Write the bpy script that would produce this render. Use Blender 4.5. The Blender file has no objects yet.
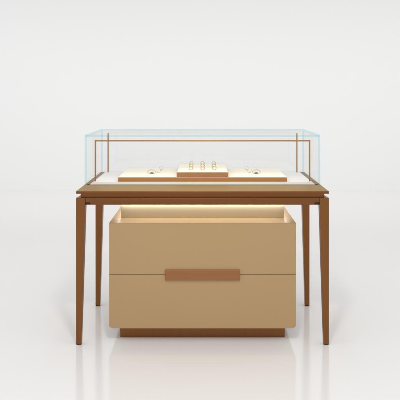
import bpy, bmesh, math, random
from mathutils import Vector, Matrix
random.seed(4)
S = bpy.context.scene
COL = S.collection

# ------------------------------------------------------------------ camera
CAM_Z, D0 = 1.1953, 3.0            # eye height, metres from lens to the table front (y = 0)
cd = bpy.data.cameras.new('camera'); cam = bpy.data.objects.new('camera', cd); COL.objects.link(cam)
cam.location = (0, -D0, CAM_Z); cam.rotation_euler = (math.pi/2, 0, 0)
cd.sensor_width = 36; cd.sensor_fit = 'HORIZONTAL'; cd.lens = 632.5/400*36
cd.shift_x = -2.5/400; cd.shift_y = -107/400
cd.clip_start = 0.05; cd.clip_end = 100
S.camera = cam

# ------------------------------------------------------------------ light
w = bpy.data.worlds.new('World'); S.world = w; w.use_nodes = True
bg = w.node_tree.nodes['Background']
bg.inputs[0].default_value = (1.0, 1.0, 1.0, 1); bg.inputs[1].default_value = 0.99

def softbox(name, loc, target, size, power, color=(1, .985, .965)):
    ld = bpy.data.lights.new(name, 'AREA'); ld.shape = 'RECTANGLE'
    ld.size, ld.size_y = size; ld.energy = power; ld.color = color
    o = bpy.data.objects.new(name, ld); COL.objects.link(o); o.location = loc
    o.rotation_euler = (Vector(target)-Vector(loc)).to_track_quat('-Z', 'Y').to_euler()
    return o
softbox('key_softbox', (0, -1.45, 2.3), (0, 0.35, 0.30), (.22, .20), 17)
bgl = softbox('added_wall_light', (0, 2.5, 3.3), (0, 4.755, 0), (7, .4), 9.5, (1, 1, 1)); bgl.data.spread = math.radians(75)  # unseen lamp added to brighten the wall and the floor near it

S.view_settings.view_transform = 'Standard'; S.view_settings.look = 'None'
S.view_settings.exposure = 0; S.view_settings.gamma = 1
S.render.engine = 'CYCLES'

# ------------------------------------------------------------------ materials
def lin(r, g, b):
    f = lambda c: ((c/255+.055)/1.055)**2.4 if c > 10 else c/255/12.92
    return (f(r), f(g), f(b), 1)

def mat(name, col, rough=.5, metal=0, var=0.0, scale=(8, 8, 8), bump=0.0, bscale=400, coat=0.0, spec=.5, rvar=0.0):
    m = bpy.data.materials.new(name); m.use_nodes = True
    nt = m.node_tree; b = nt.nodes['Principled BSDF']
    b.inputs['Base Color'].default_value = col
    b.inputs['Roughness'].default_value = rough; b.inputs['Metallic'].default_value = metal
    b.inputs['Coat Weight'].default_value = coat; b.inputs['Coat Roughness'].default_value = .15
    b.inputs['Specular IOR Level'].default_value = spec
    tc = nt.nodes.new('ShaderNodeTexCoord')
    mp = nt.nodes.new('ShaderNodeMapping'); mp.inputs['Scale'].default_value = scale
    nt.links.new(tc.outputs['Object'], mp.inputs[0])
    nz = nt.nodes.new('ShaderNodeTexNoise'); nz.inputs['Detail'].default_value = 6
    nz.inputs['Scale'].default_value = 1
    nt.links.new(mp.outputs[0], nz.inputs['Vector'])
    if var:
        mx = nt.nodes.new('ShaderNodeMix'); mx.data_type = 'RGBA'
        mx.inputs[6].default_value = tuple(c*(1-var) for c in col[:3])+(1,)
        mx.inputs[7].default_value = tuple(min(1, c*(1+var)) for c in col[:3])+(1,)
        nt.links.new(nz.outputs[0], mx.inputs[0]); nt.links.new(mx.outputs[2], b.inputs['Base Color'])
    if rvar:
        mr = nt.nodes.new('ShaderNodeMapRange')
        mr.inputs['To Min'].default_value = max(.02, rough-rvar); mr.inputs['To Max'].default_value = rough+rvar
        nt.links.new(nz.outputs[0], mr.inputs[0]); nt.links.new(mr.outputs[0], b.inputs['Roughness'])
    if bump:
        n2 = nt.nodes.new('ShaderNodeTexNoise'); n2.inputs['Scale'].default_value = bscale; n2.inputs['Detail'].default_value = 3
        nt.links.new(tc.outputs['Object'], n2.inputs['Vector'])
        bp = nt.nodes.new('ShaderNodeBump'); bp.inputs['Strength'].default_value = bump; bp.inputs['Distance'].default_value = .001
        nt.links.new(n2.outputs[0], bp.inputs['Height']); nt.links.new(bp.outputs[0], b.inputs['Normal'])
    return m

M_floor  = mat('polished_white_floor', (.782, .772, .765, 1), spec=.85, rough=.115, var=.012, scale=(.7, .7, .7), rvar=.02)
M_wall   = mat('white_backdrop_paint', (.87, .87, .87, 1), rough=.9, var=.004, scale=(1, 1, 1), spec=.2)
M_bronze = mat('brushed_bronze', (.225, .092, .029, 1), rough=.36, metal=.85, var=.13, scale=(60, 60, 3), rvar=.05)
M_top    = mat('brushed_bronze_tabletop', (.20, .080, .026, 1), rough=.36, metal=.85, var=.13, scale=(3, 60, 60), rvar=.05)
M_upper = mat('tan_upper_face', (.385, .215, .055, 1), rough=.48, metal=.8, var=.05, scale=(3, 60, 60), rvar=.04)
M_gold   = mat('satin_brass', (.38, .19, .055, 1), rough=.3, metal=.9, var=.06, scale=(50, 50, 4))
M_rail_end  = mat('dark_brown_rail_end', (.035, .017, .009, 1), rough=.6, spec=.2)
M_dark   = mat('dark_rubber', (.012, .008, .006, 1), rough=.7, spec=.15)
M_lacq   = mat('champagne_lacquer', (.440, .289, .143, 1), rough=.42, metal=.25, var=.015, scale=(4, 4, 4), bump=.03, bscale=900)
M_inner  = mat('cream_lacquer', (.52, .415, .26, 1), rough=.5, var=.02)
M_handle = mat('copper_handle', (.325, .146, .060, 1), rough=.38, metal=.8, var=.06, scale=(3, 60, 60))
M_board  = mat('white_leather_board', (.78, .765, .76, 1), rough=.6, bump=.12, bscale=700)
M_front_band = mat('rose_grey_band', (.64, .57, .53, 1), rough=.6, bump=.12, bscale=700)
M_pad    = mat('cream_suede', (.86, .81, .69, 1), rough=.9, bump=.2, bscale=1400, spec=.2)
M_tray   = mat('caramel_leather', (.365, .155, .032, 1), rough=.55, spec=.3, var=.06, scale=(20, 20, 20), bump=.1, bscale=900)
M_jewel  = mat('yellow_gold', (.56, .41, .17, 1), rough=.22, metal=1)
M_chain  = mat('pale_gold_chain', (.80, .64, .36, 1), rough=.22, metal=1)
M_stone  = mat('smoky_stone', (.17, .135, .075, 1), rough=.12, coat=.5)
M_pearl  = mat('white_stone', (.8, .78, .72, 1), rough=.1, coat=.6)

def led(name, col, s):
    m = bpy.data.materials.new(name); m.use_nodes = True; nt = m.node_tree; nt.nodes.clear()
    e = nt.nodes.new('ShaderNodeEmission'); o = nt.nodes.new('ShaderNodeOutputMaterial')
    e.inputs[0].default_value = col; e.inputs[1].default_value = s; nt.links.new(e.outputs[0], o.inputs[0]); return m
M_led  = led('warm_led', (.98, 1, .99, 1), 30)
M_led2 = led('case_led', (1, .92, .76, 1), 24)

def glass(name, tint, edge=False):
    # architectural sheet glass: clear transmission plus a Fresnel reflection; the cut edges are greener
    m = bpy.data.materials.new(name); m.use_nodes = True; nt = m.node_tree; nt.nodes.clear()
    o = nt.nodes.new('ShaderNodeOutputMaterial'); t = nt.nodes.new('ShaderNodeBsdfTransparent')
    g = nt.nodes.new('ShaderNodeBsdfGlossy'); g.inputs['Roughness'].default_value = .01 if not edge else .15
    lw = nt.nodes.new('ShaderNodeLayerWeight'); lw.inputs[0].default_value = .5
    pw = nt.nodes.new('ShaderNodeMath'); pw.operation = 'POWER'; pw.inputs[1].default_value = 5
    nt.links.new(lw.outputs['Facing'], pw.inputs[0])
    fr = nt.nodes.new('ShaderNodeMath'); fr.operation = 'MULTIPLY_ADD'; fr.inputs[1].default_value = .12; fr.inputs[2].default_value = .03
    nt.links.new(pw.outputs[0], fr.inputs[0])
    tc = nt.nodes.new('ShaderNodeTexCoord'); nz = nt.nodes.new('ShaderNodeTexNoise'); nz.inputs['Scale'].default_value = 3
    nt.links.new(tc.outputs['Object'], nz.inputs['Vector'])
    mc = nt.nodes.new('ShaderNodeMix'); mc.data_type = 'RGBA'
    mc.inputs[6].default_value = tint; mc.inputs[7].default_value = tuple(c*.985 for c in tint[:3])+(1,)
    nt.links.new(nz.outputs[0], mc.inputs[0]); nt.links.new(mc.outputs[2], t.inputs[0])
    mx = nt.nodes.new('ShaderNodeMixShader')
    nt.links.new(fr.outputs[0], mx.inputs[0]); nt.links.new(t.outputs[0], mx.inputs[1]); nt.links.new(g.outputs[0], mx.inputs[2])
    nt.links.new(mx.outputs[0], o.inputs[0]); return m
M_glass = glass('clear_sheet_glass', (.993, .995, .994, 1))
M_edge  = glass('cut_glass_edge', (.72, .935, .96, 1), True)

# ------------------------------------------------------------------ helpers
def obj(name, bm, m, parent=None, loc=None, smooth=False):
    me = bpy.data.meshes.new(name); bmesh.ops.recalc_face_normals(bm, faces=bm.faces); bm.to_mesh(me); bm.free()
    for x in (m if isinstance(m, (list, tuple)) else [m]): me.materials.append(x)
    if smooth:
        for p in me.polygons: p.use_smooth = True
    o = bpy.data.objects.new(name, me); COL.objects.link(o)
    if parent: o.parent = parent
    if loc: o.location = loc
    return o

def thing(name, label, cat, loc=(0, 0, 0), group=None):
    o = bpy.data.objects.new(name, None); COL.objects.link(o); o.location = loc
    return tag(o, label, cat, group)
def tag(o, label, cat, group=None):
    o['label'] = label; o['category'] = cat
    if group: o['group'] = group
    return o

def bx(bm, x0, x1, y0, y1, z0, z1, bev=0.0, seg=2):
    vs = [bm.verts.new((x, y, z)) for x in (x0, x1) for y in (y0, y1) for z in (z0, z1)]
    fs = [(0, 1, 3, 2), (4, 6, 7, 5), (0, 4, 5, 1), (2, 3, 7, 6), (0, 2, 6, 4), (1, 5, 7, 3)]
    faces = [bm.faces.new([vs[i] for i in f]) for f in fs]
    if bev:
        es = list({e for f in faces for e in f.edges})
        bmesh.ops.bevel(bm, geom=es, offset=bev, segments=seg, affect='EDGES', profile=.5)
    return bm
def box(*a, **k): return bx(bmesh.new(), *a, **k)

def tube(bm, pts, r, closed=False, n=8):
    pts = [Vector(p) for p in pts]; N = len(pts); rings = []
    for i, p in enumerate(pts):
        a = pts[(i-1) % N] if closed or i > 0 else pts[i]; b = pts[(i+1) % N] if closed or i < N-1 else pts[i]
        t = (b-a).normalized(); u = t.cross(Vector((0, 0, 1)))
        if u.length < .05: u = t.cross(Vector((0, 1, 0)))
        u.normalize(); v = t.cross(u)
        rings.append([bm.verts.new(p+(u*math.cos(q)+v*math.sin(q))*r) for q in [2*math.pi*k/n for k in range(n)]])
    for i in range(N if closed else N-1):
        A, B = rings[i], rings[(i+1) % N]
        for k in range(n): bm.faces.new((A[k], A[(k+1) % n], B[(k+1) % n], B[k]))
    return bm
def ball(bm, c, r, sc=(1, 1, 1), u=14, v=10):
    bmesh.ops.create_uvsphere(bm, u_segments=u, v_segments=v, radius=r, matrix=Matrix.Translation(c) @ Matrix.Diagonal((*sc, 1)))
    return bm

# ------------------------------------------------------------------ setting
bm = bmesh.new()
bm.faces.new([bm.verts.new(p) for p in ((-9, -9, 0), (9, -9, 0), (9, 4.755, 0), (-9, 4.755, 0))])
floor = obj('floor', bm, M_floor); floor['kind'] = 'structure'
prof = [(4.755, 0), (4.755, 7.0)]
bm = bmesh.new(); cols = [[bm.verts.new((x, y, z)) for (y, z) in prof] for x in (-9, 9)]
for i in range(len(prof)-1): bm.faces.new((cols[0][i], cols[1][i], cols[1][i+1], cols[0][i+1]))
wall = obj('wall', bm, M_wall, smooth=True); wall['kind'] = 'structure'

# ------------------------------------------------------------------ display table
HW = .600
Z_RB, Z_RT, Z_S, Z_T = .6646, .6973, .7172, .7295       # rail bottom / rail top / slab bottom / slab top
BACK = .735; LEGB = .546
T = thing('display_table', 'long bronze display table on four tapered legs standing over a drawer cabinet', 'table', (0, .36, 0))
def tp(name, bm, m, parent=T, **k):
    o = obj(name, bm, m, None, **k)
    o.parent = parent; mw = Matrix.Translation(-Vector((0, .36, 0)))
    if parent is T: o.location = (0, -.36, 0)
    return o
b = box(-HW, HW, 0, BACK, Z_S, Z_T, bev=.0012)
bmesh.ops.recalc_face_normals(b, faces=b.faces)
for f in b.faces: f.material_index = 1 if f.normal.z > .9 else 0          # lighter, yellower tan on the upper face
tp('tabletop', b, [M_top, M_upper])
tp('apron', box(-HW+.019, HW-.019, .019, BACK-.06, Z_RT-.0001, Z_S-.0003), M_bronze)
LT, LB = .043, .0245                                    # leg width at top / foot
def leg_bm(sx, y0, depth):
    b = bmesh.new(); o = sx*HW
    zs = [(Z_RT, LT), (Z_RB-.004, LT), (.004, LB)]
    rings = []
    for z, wd in zs:
        dp = depth*(.72+.28*(wd-LB)/(LT-LB))
        xi = o-sx*wd
        yb = y0+dp
        rings.append([b.verts.new(p) for p in ((o, y0, z), (xi, y0, z), (xi, yb, z), (o, yb, z))])
    for i in range(2):
        for k in range(4): b.faces.new((rings[i][k], rings[i][(k+1) % 4], rings[i+1][(k+1) % 4], rings[i+1][k]))
    b.faces.new(rings[0]); b.faces.new(rings[-1])
    es = [e for e in b.edges if abs(e.verts[0].co.z-e.verts[1].co.z) > .01]
    bmesh.ops.bevel(b, geom=es, offset=.0015, segments=2, affect='EDGES')
    return b
for y0 in (0, LEGB):
    for sx in (-1, 1):
        l = tp('leg', leg_bm(sx, y0, .040), M_bronze)
        a, c = sorted((sx*HW-sx*.0015, sx*HW-sx*(LB-.001)))
        obj('foot_glide', box(a, c, y0+.0015, y0+.027, 0, .0042, bev=.0006), M_dark, l)
tp('rail', box(-HW+LT, HW-LT, .003, .025, Z_RB, Z_RT-.0002, bev=.0015), M_top)
tp('rail', box(-HW+LT, HW-LT, LEGB+.008, LEGB+.03, Z_RB, Z_RT-.0002, bev=.0015), M_top)
for sx in (-1, 1):
    a, c = sorted((sx*(HW-.003), sx*(HW-.025)))
    tp('rail', box(a, c, .040, LEGB, Z_RB, Z_RT-.0002, bev=.0015), M_bronze)
    a, c = sorted((sx*(HW-LT+.0005), sx*(HW-LT-.025)))
    tp('dark_rail_end', box(a, c, .0018, .022, Z_RB+.0012, Z_RB+.012, bev=.002), M_rail_end)  # small dark brown box at each end of the front rail
# warm strip light behind the front rail
# white display board inside the case
Z_B = .7315
tp('display_board', box(-.572, .572, .2125, .708, Z_T+.0003, Z_B, bev=.0006), M_board)
tp('front_band', box(-.5715, .5715, .2128, .289, Z_B+.0002, Z_B+.0012, bev=.0004), M_front_band)  # thin rose-grey layer over the front part of the board
for sx in (-1, 1):
    a, c = sorted((sx*.5725, sx*.5865)); tp('side_rail', box(a, c, .2145, .708, Z_T+.0003, Z_T+.0035, bev=.0006), M_bronze)
# two slim light frames standing on the board
def frame(y, top, x, strip):
    f = thing('light_frame', '', ''); del f['label']; del f['category']
    f.parent = T; f.location = (0, y-.36, Z_B)
    h = top-Z_B; r = .0033 if strip else .0034
    for sx in (-1, 1):
        obj('post', box(sx*x-r, sx*x+r, -r, r, .0002, h-2*r if strip else h-.0015, bev=.0006), M_gold, f)
    q = r if strip else .0007                         # the rear bar is a thin rod
    obj('crossbar', box(-x-r, x+r, -q, q, h-2*q, h, bev=.0004), M_gold, f)
    if strip:                                         # lamp housing behind the bar, glowing downwards only
        b = box(-x+.02, x-.02, r+.0002, r+.0080, h-2*r+.0004, h-.001)
        bmesh.ops.recalc_face_normals(b, faces=b.faces)
        for q in b.faces: q.material_index = 1 if q.normal.z < -.5 else 0
        obj('light_strip', b, [M_gold, M_led2], f)
    return f
frame(.322, .9475, .5625, True); frame(.700, .962, .552, False)

# ------------------------------------------------------------------ glass cover
G = thing('glass_cover', 'clear glass box with pale blue cut edges sitting on the bronze tabletop', 'glass cover', (0, .46, Z_T))
GX, GY0, GY1, GZ, GT = .5965, .203, .732, .9830, .009
def pane(x0, x1, y0, y1, z0, z1):
    b = box(x0, x1, y0, y1, z0, z1)
    ext = (x1-x0, y1-y0, z1-z0); thin = ext.index(min(ext))
    bmesh.ops.recalc_face_normals(b, faces=b.faces)
    for f in b.faces:
        n = f.normal; f.material_index = 0 if abs(n[thin]) > .5 else 1
    o = obj('glass_panel', b, [M_glass, M_edge], G); o.location = -G.location; return o
zb, zt = Z_T+.0006, GZ-GT-.0006
pane(-GX, GX, GY0, GY0+GT, zb, zt)
pane(-GX, GX, GY1-GT, GY1, zb, zt)
for sx in (-1, 1):
    a, c = sorted((sx*GX, sx*(GX-GT)))
    pane(a, c, GY0+GT+.0006, GY1-GT-.0006, zb, zt)
pane(-GX, GX, GY0, GY1, GZ-GT, GZ)

# ------------------------------------------------------------------ drawer cabinet
CX, CY0, CY1, CZ0, CZ1 = .449, .040, .540, .0644, .5705
K = thing('drawer_cabinet', 'champagne lacquered two-drawer cabinet on a dark plinth beneath the table', 'cabinet', (0, .29, 0))
def kp(name, bm, m, parent=K, **k):
    o = obj(name, bm, m, parent, **k)
    if parent is K: o.location = (0, -.29, 0)
    return o
def prism(out, y0, y1, bev=.001):
    b = bmesh.new(); A = [b.verts.new((x, y0, z)) for x, z in out]; B = [b.verts.new((x, y1, z)) for x, z in out]; n = len(out)
    b.faces.new(A); b.faces.new(B[::-1])
    for i in range(n): b.faces.new((A[i], A[(i+1) % n], B[(i+1) % n], B[i]))
    es = [e for e in b.edges if abs(e.verts[0].co.y-e.verts[1].co.y) < 1e-6]
    if bev: bmesh.ops.bevel(b, geom=es, offset=bev, segments=2, affect='EDGES')
    return b
CH = .0138                                            # chamfered lower corners
def outline(x, z0, z1, ch):
    a = [(-x, z0+ch), (-x+ch*.10, z0+ch*.66), (-x+ch*.40, z0+ch*.30), (-x+ch*.85, z0+ch*.07), (-x+ch*1.3, z0)]
    return [(-x, z1)] + a + [(-p, q) for p, q in a[::-1]] + [(x, z1)]
kp('body', prism(outline(CX, CZ0, CZ1, CH), CY0+.005, CY1), M_lacq)
ZG = 1.1953-(274.4-93)*3.04/632.5                     # gap between the drawers
kp('drawer', prism([(-CX, CZ1), (-CX, ZG+.0012), (CX, ZG+.0012), (CX, CZ1)], CY0, CY0+.0047, .0012), M_lacq)
kp('drawer', prism(outline(CX, CZ0, ZG-.0012, CH), CY0, CY0+.0047, .0012), M_lacq)
def zpy(py, d=3.04): return CAM_Z-(py-93)*d/632.5
hw = 37.4*3.03/632.5
kp('handle', box(-hw, hw, CY0-.009, CY0-.0003, zpy(280.6, 3.031), zpy(270.1, 3.031), bev=.0014), M_handle)
kp('plinth', box(-.403, .403, .098, CY1-.05, 0.0005, CZ0-.0004, bev=.001), M_bronze)
def down_strip(x0, x1, y0, y1, z0, z1, mm):          # slim bar that glows from its lower face only
    b = box(x0, x1, y0, y1, z0, z1); bmesh.ops.recalc_face_normals(b, faces=b.faces)
    for q in b.faces: q.material_index = 1 if q.normal.z < -.5 else 0
    return b
ZL = .650
kp('light_strip', down_strip(-.405, .405, .148, .1595, ZL, ZL+.006, 0), [M_gold, M_led])
for sx in (-1, 1):
    a, c = sorted((sx*.4075, sx*.417)); kp('light_strip', down_strip(a, c, .150, .50, ZL, ZL+.006, 0), [M_gold, M_led])
kp('riser', box(-.407, .407, .160, CY1-.03, CZ1+.0004, Z_RT-.016, bev=.001), M_inner)

# ------------------------------------------------------------------ trays
Z1, Z2 = .7547, .7808
W = thing('display_tray', 'wide caramel edged tray with a cream top, lying on the white board', 'tray', (0, .5, Z_B), 'jewellery trays in the glass case')
def tray(root, x, y0, y1, z0, z1):
    off = -root.location
    a = obj('tray_base', box(-x, x, y0, y1, z0+.0005, z1-.002, bev=.001), M_tray, root); a.location = off
    b = obj('pad', box(-x+.0015, x-.0015, y0+.0015, y1-.0015, z1-.0018, z1, bev=.0008), M_pad, root); b.location = off
tray(W, .4422, .310, .700, Z_B, Z1)
C2 = thing('display_tray', 'small raised tray holding nine gold rings, on the middle of the wide tray', 'tray', (0, .5, Z1), 'jewellery trays in the glass case')
tray(C2, .135, .3125, .697, Z1+.0003, Z2)

# ------------------------------------------------------------------ rings, in three files of three
def ring_parts():
    root = thing('ring', '', 'ring')
    b = bmesh.new(); R, r = .0100, .0016
    tube(b, [(R*math.cos(t), 0, R*math.sin(t)+R+r-.002) for t in [2*math.pi*k/28 for k in range(28)]], r, True, 8)
    obj('band', b, M_jewel, root, smooth=True)
    b = bmesh.new(); ball(b, (0, 0, 2*R+.0014), .0026, (1, 1, .8))
    obj('stone', b, M_pearl, root, smooth=True)
    return root
def dup(root):
    r = root.copy(); COL.objects.link(r)
    for ch in root.children:
        c = ch.copy(); COL.objects.link(c); c.parent = r
    return r
side = ['left', 'middle', 'right']; row = ['front', 'middle', 'back']
rp = ring_parts(); first = True
for i, px in enumerate((190.6, 202.6, 214.6)):
    for j, py in enumerate((169.7, 167.2, 164.9)):
        d = (CAM_Z-Z2)*632.5/(py-93)
        o = rp if first else dup(rp); first = False
        o.location = ((px-202.5)*3.36/632.5, d-D0, Z2); o.rotation_euler = (math.radians(random.uniform(-4, 4)), 0, math.radians(random.uniform(-9, 9)))
        o['label'] = 'gold ring with a white stone, %s row of the %s file on the small tray' % (row[j], side[i])
        o['category'] = 'ring'; o['group'] = 'rings standing on the small tray'

# ------------------------------------------------------------------ necklaces and hoop earrings on the wide tray
def fl(px, py, z=Z1):
    d = (CAM_Z-z)*632.5/(py-93); return ((px-202.5)*d/632.5, d-D0, z)
def necklace(px, mirror, label):
    cx, cy, _ = fl(px, 173.9)
    N = thing('necklace', label, 'necklace', (cx, cy, Z1), 'pendant necklaces on the wide tray')
    b = bmesh.new(); n = 110
    for k in range(n):
        t = 2*math.pi*k/n
        y = .090-.086*math.cos(t); x = mirror*(.0215*math.sin(t)+.003*math.sin(2*t)-.10*y)
        tt = math.atan2(.086*math.sin(t), mirror*.0215*math.cos(t))
        m = Matrix.Translation((x, y, .0016)) @ Matrix.Rotation(tt, 4, 'Z') @ Matrix.Rotation(math.pi/2*(k % 2)*.7, 4, 'X')
        ring = [m @ Vector((.0030*math.cos(q), .0015*math.sin(q), 0)) for q in [2*math.pi*i/10 for i in range(10)]]
        tube(b, ring, .00024, True, 5)
    obj('chain', b, M_chain, N, smooth=True)
    b = bmesh.new(); ball(b, (0, 0, .0052), .0105, (1, .9, .45), 20, 12)
    pd = obj('pendant', b, M_stone, N, smooth=True)
    b = bmesh.new(); tube(b, [(.0108*math.cos(q), .0098*math.sin(q), .0045) for q in [2*math.pi*i/28 for i in range(28)]], .0011, True, 6)
    obj('bezel', b, M_jewel, pd, smooth=True)
    return N
necklace(151.8, 1, 'fine gold necklace with a dark oval pendant, left of the small tray')
necklace(256.2, -1, 'fine gold necklace with a dark oval pendant, right of the small tray')
def hoop(px, py, rot, label):
    H = thing('hoop_earring', label, 'earring', fl(px, py), 'hoop earrings on the wide tray')
    H.rotation_euler = (0, 0, math.radians(rot))
    b = bmesh.new(); R = .0105
    tube(b, [(R*math.cos(t), .003*math.sin(t), R*math.sin(t)+R+.0008) for t in [math.radians(100+k*11) for k in range(31)]], .0009, False, 8)
    obj('hoop', b, M_jewel, H, smooth=True)
    b = bmesh.new(); ball(b, (-.002, 0, 2*R+.001), .0022); obj('stud', b, M_pearl, H, smooth=True)
hoop(158.6, 172.6, 12, 'thin gold hoop earring beside the left necklace, nearer of its pair')
hoop(161.4, 169.6, -15, 'thin gold hoop earring beside the left necklace, farther of its pair')
hoop(249.4, 172.6, -12, 'thin gold hoop earring beside the right necklace, nearer of its pair')
hoop(246.6, 169.6, 15, 'thin gold hoop earring beside the right necklace, farther of its pair')
